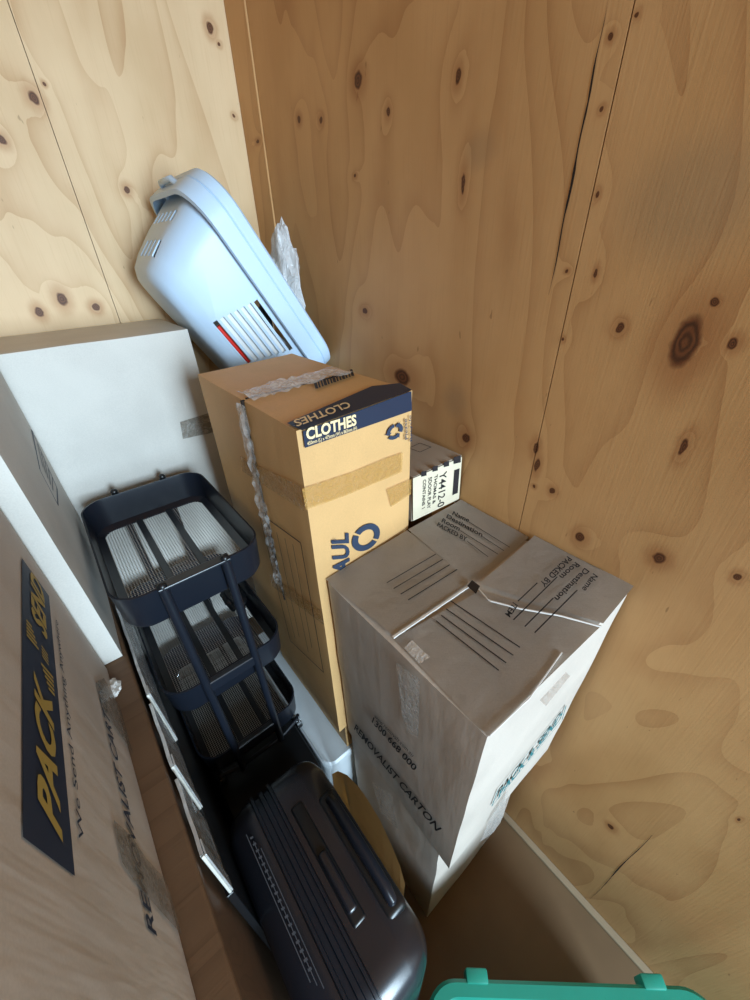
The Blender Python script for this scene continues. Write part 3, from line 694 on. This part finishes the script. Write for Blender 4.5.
# ------------------------------------------------------------------ tan curved board between suitcase and cartons
prof = [(332, 774), (338, 771), (347, 775), (358, 786), (368, 800), (380, 820), (392, 846), (400, 866), (405, 884)]
tp_ = [up(p[0], p[1], 'x', -.485) for p in prof]
bm = bmesh.new(); a = [bm.verts.new(p) for p in tp_]; b = [bm.verts.new((p.x-.012, p.y, .002)) for p in tp_]
for k in range(len(a)-1): bm.faces.new((a[k], a[k+1], b[k+1], b[k]))
bmesh.ops.solidify(bm, geom=bm.faces[:], thickness=.014)
bmesh.ops.recalc_face_normals(bm, faces=bm.faces[:])
o = fin('curved_board', bm, m_tan, None, origin=(-.485, -1.12, 0)); tag(o, 'tan board with curved top standing between the suitcase and the stacked cartons', 'board')

# ------------------------------------------------------------------ pale blue laundry basket lying on its side in the corner
bk = empty('laundry_basket', (-.2, -.2, 1.45), 'pale blue plastic laundry basket tipped on its side in the corner, above the white carton', 'basket')
Rt = V((-.296, -.215, 1.918)); Rb = V((-.006, -.215, 1.450))
u = (Rb-Rt).normalized(); L = (Rb-Rt).length; nrm = V((-u.z, 0, u.x)).normalized(); 
if nrm.x < 0: nrm = -nrm
vv = V((0, 1, 0)); RC = (Rt+Rb)/2+V((0, 0, 0)); 
def brr(s, half_u, half_v, r, cu=0.0, cv=0.0, seg=7):
    """rounded rectangle at depth s behind the rim"""
    pts = []
    for sx_, sy_, a0 in ((1, 1, 0), (-1, 1, 90), (-1, -1, 180), (1, -1, 270)):
        for k in range(seg+1):
            a = math.radians(a0+90*k/seg); pu = sx_*(half_u-r)+r*math.cos(a); pv = sy_*(half_v-r)+r*math.sin(a)
            pts.append(RC+nrm*(-s)+u*(pu+cu)+vv*(pv+cv))
    return pts
HU, HV = L/2, .182
bm = bmesh.new()
D = .235
secs = [(.0, HU-.014, HV-.014, .085), (.03, HU-.020, HV-.019, .083), (.12, HU-.042, HV-.034, .075), (D-.05, HU-.062, HV-.048, .07), (D-.018, HU-.075, HV-.062, .07), (D-.004, HU-.092, HV-.08, .06), (D, HU-.12, HV-.10, .05)]
outer = [brr(*q) for q in secs]
R = loft(bm, outer); bm.faces.new(R[-1])
bmesh.ops.recalc_face_normals(bm, faces=bm.faces[:])
bmesh.ops.solidify(bm, geom=bm.faces[:], thickness=.003)
bmesh.ops.recalc_face_normals(bm, faces=bm.faces[:])
body = fin('basket_shell', bm, m_basket, bk)
# cut the ventilation slots in the near side and along the short top side
cut = bmesh.new()
def face_v(s, pu): return -(HV-.014-(s/D)*.045)
def slot(s0, s1, u0, u1, ax='v'):
    if ax == 'v': c = [RC-nrm*s+u*uu+vv*v for s in (s0, s1) for uu in (u0, u1) for v in (-.25, -.06)]
    else: c = [RC-nrm*s+vv*uu+u*v for s in (s0, s1) for uu in (u0, u1) for v in (-.36, -.12)]
    vs = [cut.verts.new(p) for p in c]
    for f in ((0, 1, 3, 2), (4, 6, 7, 5), (0, 4, 5, 1), (2, 3, 7, 6), (0, 2, 6, 4), (1, 5, 7, 3)): cut.faces.new([vs[i] for i in f])
for k in range(7):
    s = .070+k*.019; slot(s, s+.0115, -.015-.004*k, .145-.008*k)
for k in range(6):
    q = -.085+k*.034; slot(.075, .083+.02, q, q+.016, 'u')
slot(.150, .19, -.085, -.069, 'u'); slot(.150, .19, -.05, -.034, 'u'); slot(.150, .19, -.015, .001, 'u'); slot(.150, .19, .02, .036, 'u')
bmesh.ops.recalc_face_normals(cut, faces=cut.faces[:])
cme = bpy.data.meshes.new('cut'); cut.to_mesh(cme); cut.free(); co = bpy.data.objects.new('cut', cme); sc.collection.objects.link(co)
co.location = (0, 0, 0); bpy.context.view_layer.update()
md = body.modifiers.new('b', 'BOOLEAN'); md.operation = 'DIFFERENCE'; md.object = co; md.solver = 'EXACT'; md.use_self = False
dg = bpy.context.evaluated_depsgraph_get(); dg.update(); ev = body.evaluated_get(dg); nm_ = bpy.data.meshes.new_from_object(ev)
body.modifiers.clear(); body.data = nm_; bpy.data.objects.remove(co)
auto_smooth(body, 35)
# broad folded rim with a groove
bm = bmesh.new()
rimsec = [(.060, HU-.008, HV-.008, .088), (.058, HU+.002, HV+.000, .092), (.018, HU+.004, HV+.003, .094), (.0155, HU+.001, HV+.000, .092), (.013, HU+.004, HV+.003, .094), (-.012, HU+.004, HV+.003, .094), (-.018, HU-.002, HV-.003, .09), (-.018, HU-.012, HV-.013, .085), (-.012, HU-.018, HV-.018, .083), (.004, HU-.018, HV-.018, .083)]
loft(bm, [brr(*q) for q in rimsec]); bmesh.ops.recalc_face_normals(bm, faces=bm.faces[:]); bmesh.ops.solidify(bm, geom=bm.faces[:], thickness=.0015)
o = fin('basket_rim', bm, m_basket, bk); auto_smooth(o, 35)
bm = bmesh.new(); pts = [RC+u*(-HU-.012)+vv*q*.07-nrm*(.030) for q in (-1, -.6, 0, .6, 1)]
pts[0] += u*.03; pts[-1] += u*.03; tube(bm, pts, .007, 10); o = fin('handle', bm, m_basket, bk); auto_smooth(o, 60)
# things inside the basket, seen through the slots
def ins(s, pu, v): return RC-nrm*s+u*pu+vv*v
bm = bmesh.new(); tube(bm, [ins(.188, -.02, -.112), ins(.188, .05, -.112), ins(.186, .11, -.110)], [.006, .007, .004], 12)
o = fin('red_pen', bm, m_red, None, origin=ins(.172, .1, -.09)); tag(o, 'red handled brush seen through the basket slots', 'brush'); auto_smooth(o)
c = ins(.12, .11, -.02); bm = bmesh.new()
q = [ins(.088, -.04, -.143), ins(.088, .15, -.143), ins(.178, .13, -.125), ins(.178, -.04, -.125)]
poly(bm, q, .010, (0, 1, 0)); o = fin('white_packet', bm, m_paper, None, origin=c); tag(o, 'white printed packet inside the laundry basket', 'packet')
crumple('dark_cloth', ins(.068, .06, -.10), .010, .03, .05, m_blackplastic, None, 'dark cloth bundle inside the laundry basket near its rim', 'cloth', 5, .3)
m_bag, nb_, bb_ = basemat('translucent plastic bag', .15, .6); bb_.inputs['Base Color'].default_value = (.82, .85, .88, 1); bb_.inputs['Alpha'].default_value = .62
bp_ = nb_.new('ShaderNodeBump', i_Height=nb_.new('ShaderNodeTexNoise', i_Vector=nb_.new('ShaderNodeTexCoord').outputs['Object'], i_Scale=28., i_Detail=5., i_Distortion=2.).outputs[0], i_Strength=.9, i_Distance=.01); nb_.t.links.new(bp_.outputs[0], bb_.inputs['Normal'])
crumple('plastic_bag', ins(-.035, .055, -.09), .036, .06, .15, m_bag, None, 'clear plastic bag bulging out of the laundry basket towards the wall', 'bag', 11, .35)

# ------------------------------------------------------------------ teal tub near the doorway
tz = .40; mid = V((-.318, -1.593, tz)); dx = V((.757, -.653, 0)); dn = V((-.653, -.757, 0)); TL, TW = .63, .40
tr = empty('teal_storage_tub', (mid+dn*TW/2-V((0, 0, tz))), 'teal plastic lidded storage tub on the floor in front of the stacked cartons', 'storage tub')
TC = mid+dn*TW/2
def tr_(hx, hy, r, z, seg=8): return [TC+dx*p.x+dn*p.y+V((0, 0, z-tz)) for p in rr(-hx, hx, -hy, hy, r, 0, seg)]
bm = bmesh.new(); R = loft(bm, [tr_(TL/2-.05, TW/2-.05, .05, 0), tr_(TL/2-.02, TW/2-.02, .06, tz-.03)]); bm.faces.new(R[0][::-1]); bm.faces.new(R[-1]); o = fin('bin', bm, m_teal, tr); auto_smooth(o)
bm = bmesh.new(); R = loft(bm, [tr_(TL/2-.018, TW/2-.018, .06, tz-.035), tr_(TL/2, TW/2, .07, tz-.03), tr_(TL/2, TW/2, .07, tz-.006), tr_(TL/2-.006, TW/2-.006, .066, tz), tr_(TL/2-.026, TW/2-.026, .05, tz), tr_(TL/2-.034, TW/2-.034, .045, tz-.010), tr_(TL/2-.06, TW/2-.06, .04, tz-.008), tr_(TL/2-.07, TW/2-.07, .035, tz+.004)])
bm.faces.new(R[-1]); bm.faces.new(R[0][::-1]); o = fin('lid', bm, m_teal, tr); auto_smooth(o, 30)
for q in (-.195, .19):
    bm = bmesh.new(); vs = rbox(bm, -.024, .024, -.012, .012, -.045, .004, .004, 2)
    for v in vs: v.co = TC+dx*(v.co.x+q)+dn*(v.co.y-TW/2-.004)+V((0, 0, v.co.z))
    o = fin('clip', bm, m_teal, tr); auto_smooth(o)
